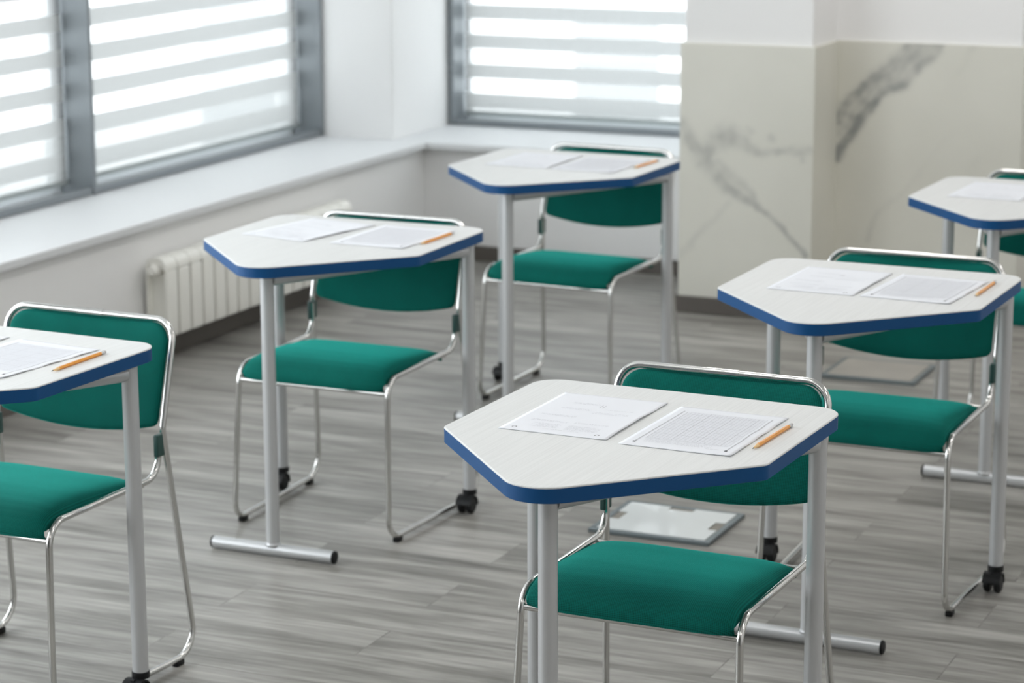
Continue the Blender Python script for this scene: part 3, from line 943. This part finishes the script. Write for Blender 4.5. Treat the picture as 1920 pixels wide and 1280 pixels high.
def answer_sheet():
    r = empty('answer_sheet')
    obj('page', make_paper_mesh(1), M['paper'], r, smooth=True)
    for x in (-0.0865, 0.0840):
        bm = bmesh.new(); ink_rect(bm, x, x + 0.0030, -0.117, 0.118, 1)
        obj('side_bar', bm, M['ink_mid'], r)
    for x in (-0.0885, 0.0825):
        bm = bmesh.new(); ink_rect(bm, x, x + 0.0055, -0.124, -0.1175, 1)
        obj('timing_mark', bm, M['ink'], r)
    bm = bmesh.new()
    ny = 27
    for k in range(ny + 1):
        y = -0.088 + 0.200 * k / ny
        ink_rect(bm, -0.077, 0.078, y, y + (0.0006 if k % 5 else 0.0011), 1)
    for k in range(21):
        x = -0.077 + 0.155 * k / 20
        ink_rect(bm, x, x + (0.0005 if k % 6 else 0.0010), -0.088, 0.113, 1)
    ink_rect(bm, -0.077, 0.078, -0.0935, -0.0925, 1)
    obj('answer_grid', bm, M['ink_grey'], r)
    rnd = random.Random(11)
    bm = bmesh.new()
    for k in range(4): text_line(bm, -0.072, 0.055 - 0.02 * (k % 2), -0.100 - 0.0048 * k, 0.0021, 1, rnd)
    text_line(bm, 0.046, 0.076, -0.1185, 0.0026, 1, rnd)
    obj('printed_text', bm, M['ink_grey'], r)
    return r

# ------------------------------------------------------------------ pencil (lies along local y, point toward -y)
def make_pencil():
    r = empty('pencil')
    R = 0.0038
    h = R * math.cos(PI / 6)
    def hexring(bm, y, rr): return [bm.verts.new((math.cos(PI / 3 * k) * rr, y, h + math.sin(PI / 3 * k) * rr)) for k in range(6)]
    def hexbody(y0, y1, r0, r1):
        bm = bmesh.new(); a = hexring(bm, y0, r0); b2 = hexring(bm, y1, r1)
        bm.faces.new(a); bm.faces.new(b2[::-1])
        for k in range(6): bm.faces.new((a[k], a[(k + 1) % 6], b2[(k + 1) % 6], b2[k]))
        return bm
    bm = hexbody(-0.070, 0.078, R, R); obj('barrel', bm, M['pencil'], r)
    bm = bmesh.new(); lathe(bm, [(R * 0.93, -0.070), (0.0012, -0.0885), (0.0, -0.0885)], (0, 0, h), 'Y', 16); obj('sharpened_wood', bm, M['wood'], r, smooth=True, angle=60)
    bm = bmesh.new(); lathe(bm, [(0.0012, -0.0885), (0.0003, -0.0945), (0.0, -0.0945)], (0, 0, h), 'Y', 12); obj('graphite_tip', bm, M['lead'], r, smooth=True, angle=60)
    bm = bmesh.new(); lathe(bm, [(0.0033, 0.078), (0.0036, 0.079), (0.0033, 0.081), (0.0036, 0.083), (0.0033, 0.085), (0.0036, 0.087), (0.0034, 0.089)], (0, 0, h), 'Y', 18); obj('ferrule', bm, M['ferrule'], r, smooth=True, angle=50)
    bm = bmesh.new(); lathe(bm, [(0.0032, 0.089), (0.0032, 0.0935), (0.0024, 0.095), (0.0, 0.095)], (0, 0, h), 'Y', 16); obj('eraser', bm, M['eraser'], r, smooth=True, angle=50)
    return r

# ------------------------------------------------------------------ set out the classroom
# key: (desk x, y, turn), (chair x, y, turn), question sheet, answer sheet, pencil in desk coordinates (x, y, turn)
SETS = {
 'near':  ((-1.5486, 4.2983, -0.0284), (-1.552, 3.994, -0.029), (-0.108, -0.248, 0.012), (0.131, -0.260, 0.0), (0.257, -0.2575, -0.03)),
 'edge':  ((-3.0058, 4.2861, -0.0493), (-3.022, 4.005, -0.040), (-0.118, -0.238, 0.01), (0.112, -0.245, -0.06), (0.258, -0.2185, 0.04)),
 'mid':   ((-2.9681, 5.8207, 0.0025), (-2.965, 5.397, -0.009), (-0.118, -0.205, -0.19), (0.135, -0.215, -0.03), (0.254, -0.209, -0.035)),
 'far':   ((-2.9372, 7.2340, -0.0273), (-2.943, 6.864, -0.059), (-0.105, -0.225, 0.02), (0.120, -0.230, 0.0), (0.2485, -0.176, -0.03)),
 'right': ((-1.5323, 5.7176, -0.0165), (-1.529, 5.380, -0.012), (-0.092, -0.248, -0.015), (0.136, -0.252, -0.05), (0.264, -0.209, 0.0)),
 'last':  ((-1.4737, 7.1876, -0.0348), (-1.489, 6.838, -0.030), (-0.100, -0.240, 0.0), None, None),
}
WHERE = {
 'near':  'in the sharp foreground, nearest the camera',
 'edge':  'cut off by the left edge of the photo',
 'mid':   'in front of the radiator below the window',
 'far':   'in the back corner, between the back window and the marble pillar',
 'right': 'second of the right-hand row, behind the nearest desk',
 'last':  'cut off by the right edge, before the marble wall',
}
DESKL = {
 'near':  'white five-sided desk with blue edge, largest and sharpest, nearest the camera',
 'edge':  'white five-sided desk with blue edge cut off by the left edge of the photo',
 'mid':   'white five-sided desk with blue edge standing in front of the radiator',
 'far':   'white five-sided desk with blue edge by the back window, left of the marble pillar',
 'right': 'white five-sided desk with blue edge directly behind the nearest desk, on the right',
 'last':  'white five-sided desk with blue edge cut off by the right edge of the photo',
}
CHAIRL = {
 'near':  'green upholstered chrome chair at the nearest, sharply focused desk',
 'edge':  'green upholstered chrome chair at the desk cut off by the left edge of the photo',
 'mid':   'green upholstered chrome chair at the desk in front of the radiator',
 'far':   'green upholstered chrome chair at the desk below the back window',
 'right': 'green upholstered chrome chair on the right, behind the nearest chair',
 'last':  'green upholstered chrome chair cut off by the right edge of the photo, a sliver showing',
}
ITEM = {
 'near':  'on the nearest, sharply focused desk',
 'edge':  'on the desk at the left edge of the photo',
 'mid':   'on the desk in front of the radiator',
 'far':   'on the blurred desk below the back window',
 'right': 'on the right-hand desk behind the nearest one',
 'last':  'on the desk cut off by the right edge of the photo',
}
desk0, chair0, q0, a0, p0 = make_desk(), make_chair(), question_sheet(), answer_sheet(), make_pencil()
for i, key in enumerate(('near', 'edge', 'mid', 'far', 'right', 'last')):
    dk, ch, qs, an, pn = SETS[key]
    d = desk0 if i == 0 else copy_tree(desk0)
    d.location = (dk[0], dk[1], 0); d.rotation_euler = (0, 0, dk[2])
    tag(d, DESKL[key], 'desk', 'school desks')
    c = chair0 if i == 0 else copy_tree(chair0)
    c.location = (ch[0], ch[1], 0); c.rotation_euler = (0, 0, ch[2])
    tag(c, CHAIRL[key], 'chair', 'green classroom chairs')
    cs, sn = math.cos(dk[2]), math.sin(dk[2])
    def put(src, pos, label, cat, group, z=HZ + 0.0003):
        o = src if i == 0 else copy_tree(src)
        o.location = (dk[0] + pos[0] * cs - pos[1] * sn, dk[1] + pos[0] * sn + pos[1] * cs, z)
        o.rotation_euler = (0, 0, dk[2] + pos[2])
        tag(o, label, cat, group)
    put(q0, qs, 'printed question sheet, left ' + ITEM[key], 'paper', 'question sheets')
    if an: put(a0, an, 'gridded answer sheet beside the pencil ' + ITEM[key], 'paper', 'answer sheets')
    if pn: put(p0, pn, 'orange pencil ' + ITEM[key], 'pencil', 'orange pencils')

# ------------------------------------------------------------------ light
wd = bpy.data.worlds.new('overcast_daylight'); S.world = wd
wd.use_nodes = True
bg = wd.node_tree.nodes['Background']
bg.inputs['Color'].default_value = (0.955, 0.975, 1.0, 1)
SKY = 6.2
bg.inputs['Strength'].default_value = SKY
def portal(loc, rot, sx, sy):
    l = bpy.data.lights.new('window_portal', 'AREA'); l.shape = 'RECTANGLE'; l.size = sx; l.size_y = sy
    l.cycles.is_portal = True
    o = bpy.data.objects.new('window_portal', l); COL.objects.link(o); o.location = loc; o.rotation_euler = rot
    return o
for y0, y1 in bays:
    portal((-5.13, (y0 + y1) / 2, (SILL + WTOP) / 2), (0, -PI / 2, 0), WTOP - SILL, y1 - y0)
portal(((BX0 + BX1) / 2, 9.81, (SILL + WTOP) / 2), (-PI / 2, 0, 0), BX1 - BX0, WTOP - SILL)
# fill lights added under the ceiling, out of view, to even the light
CEIL_FILL = 9.5
NTRIM = 2
for lx in (-2.2, 0.4, 2.6):
    for ly in (0.5, 3.2, 5.9, 8.0):
        l = bpy.data.lights.new('ceiling_fill', 'AREA'); l.shape = 'SQUARE'; l.size = 0.58; l.energy = CEIL_FILL
        l.color = (1.0, 0.962, 0.935)
        o = bpy.data.objects.new('ceiling_fill', l); COL.objects.link(o); o.location = (lx, ly, Z_C - 0.012)
        bm = bmesh.new()                # a slim frame added round the fill light
        for (xa, xb, ya, yb) in ((-0.31, 0.31, -0.31, -0.292), (-0.31, 0.31, 0.292, 0.31), (-0.31, -0.292, -0.292, 0.292), (0.292, 0.31, -0.292, 0.292)):
            box(bm, lx + xa, lx + xb, ly + ya, ly + yb, Z_C - 0.022, Z_C, 0.002)
        NTRIM += 1
        struct('trim_%d' % NTRIM, bm, M['sash'])

# ------------------------------------------------------------------ camera
F, PITCH, ROLL, H, YAW = 4639.25, 0.215879, -0.0033755, 1.8497, 0.4197
cam = bpy.data.cameras.new('camera')
co = bpy.data.objects.new('camera', cam); COL.objects.link(co)
cam.sensor_fit = 'HORIZONTAL'; cam.sensor_width = 36.0; cam.lens = F / 1920 * 36.0
cam.clip_start = 0.05; cam.clip_end = 300
cp, sp = math.cos(PITCH), math.sin(PITCH); cr_, sr_ = math.cos(ROLL), math.sin(ROLL)
right = Vector((1, 0, 0)); up = Vector((0, sp, cp)); fwd = Vector((0, cp, -sp))
r2 = right * cr_ + up * sr_; u2 = -right * sr_ + up * cr_
Rm = Matrix((r2, u2, -fwd)).transposed()
Rm = Matrix.Rotation(YAW, 3, 'Z') @ Rm
co.matrix_world = Matrix.Translation((0, 0, H)) @ Rm.to_4x4()
cam.dof.use_dof = True
cam.dof.focus_distance = 4.42
cam.dof.aperture_fstop = (F / 1920 * 36.0) / 17.0
S.camera = co

# ------------------------------------------------------------------ render look
vs = S.view_settings
S.display_settings.display_device = 'sRGB'
vs.view_transform = 'Standard'; vs.look = 'None'; vs.gamma = 1.0; vs.use_curve_mapping = False
vs.exposure = 0.2
S.cycles.use_denoising = True
S.cycles.max_bounces = 10; S.cycles.diffuse_bounces = 6; S.cycles.transparent_max_bounces = 12
S.cycles.sample_clamp_indirect = 8.0
S.cycles.caustics_reflective = False; S.cycles.caustics_refractive = False
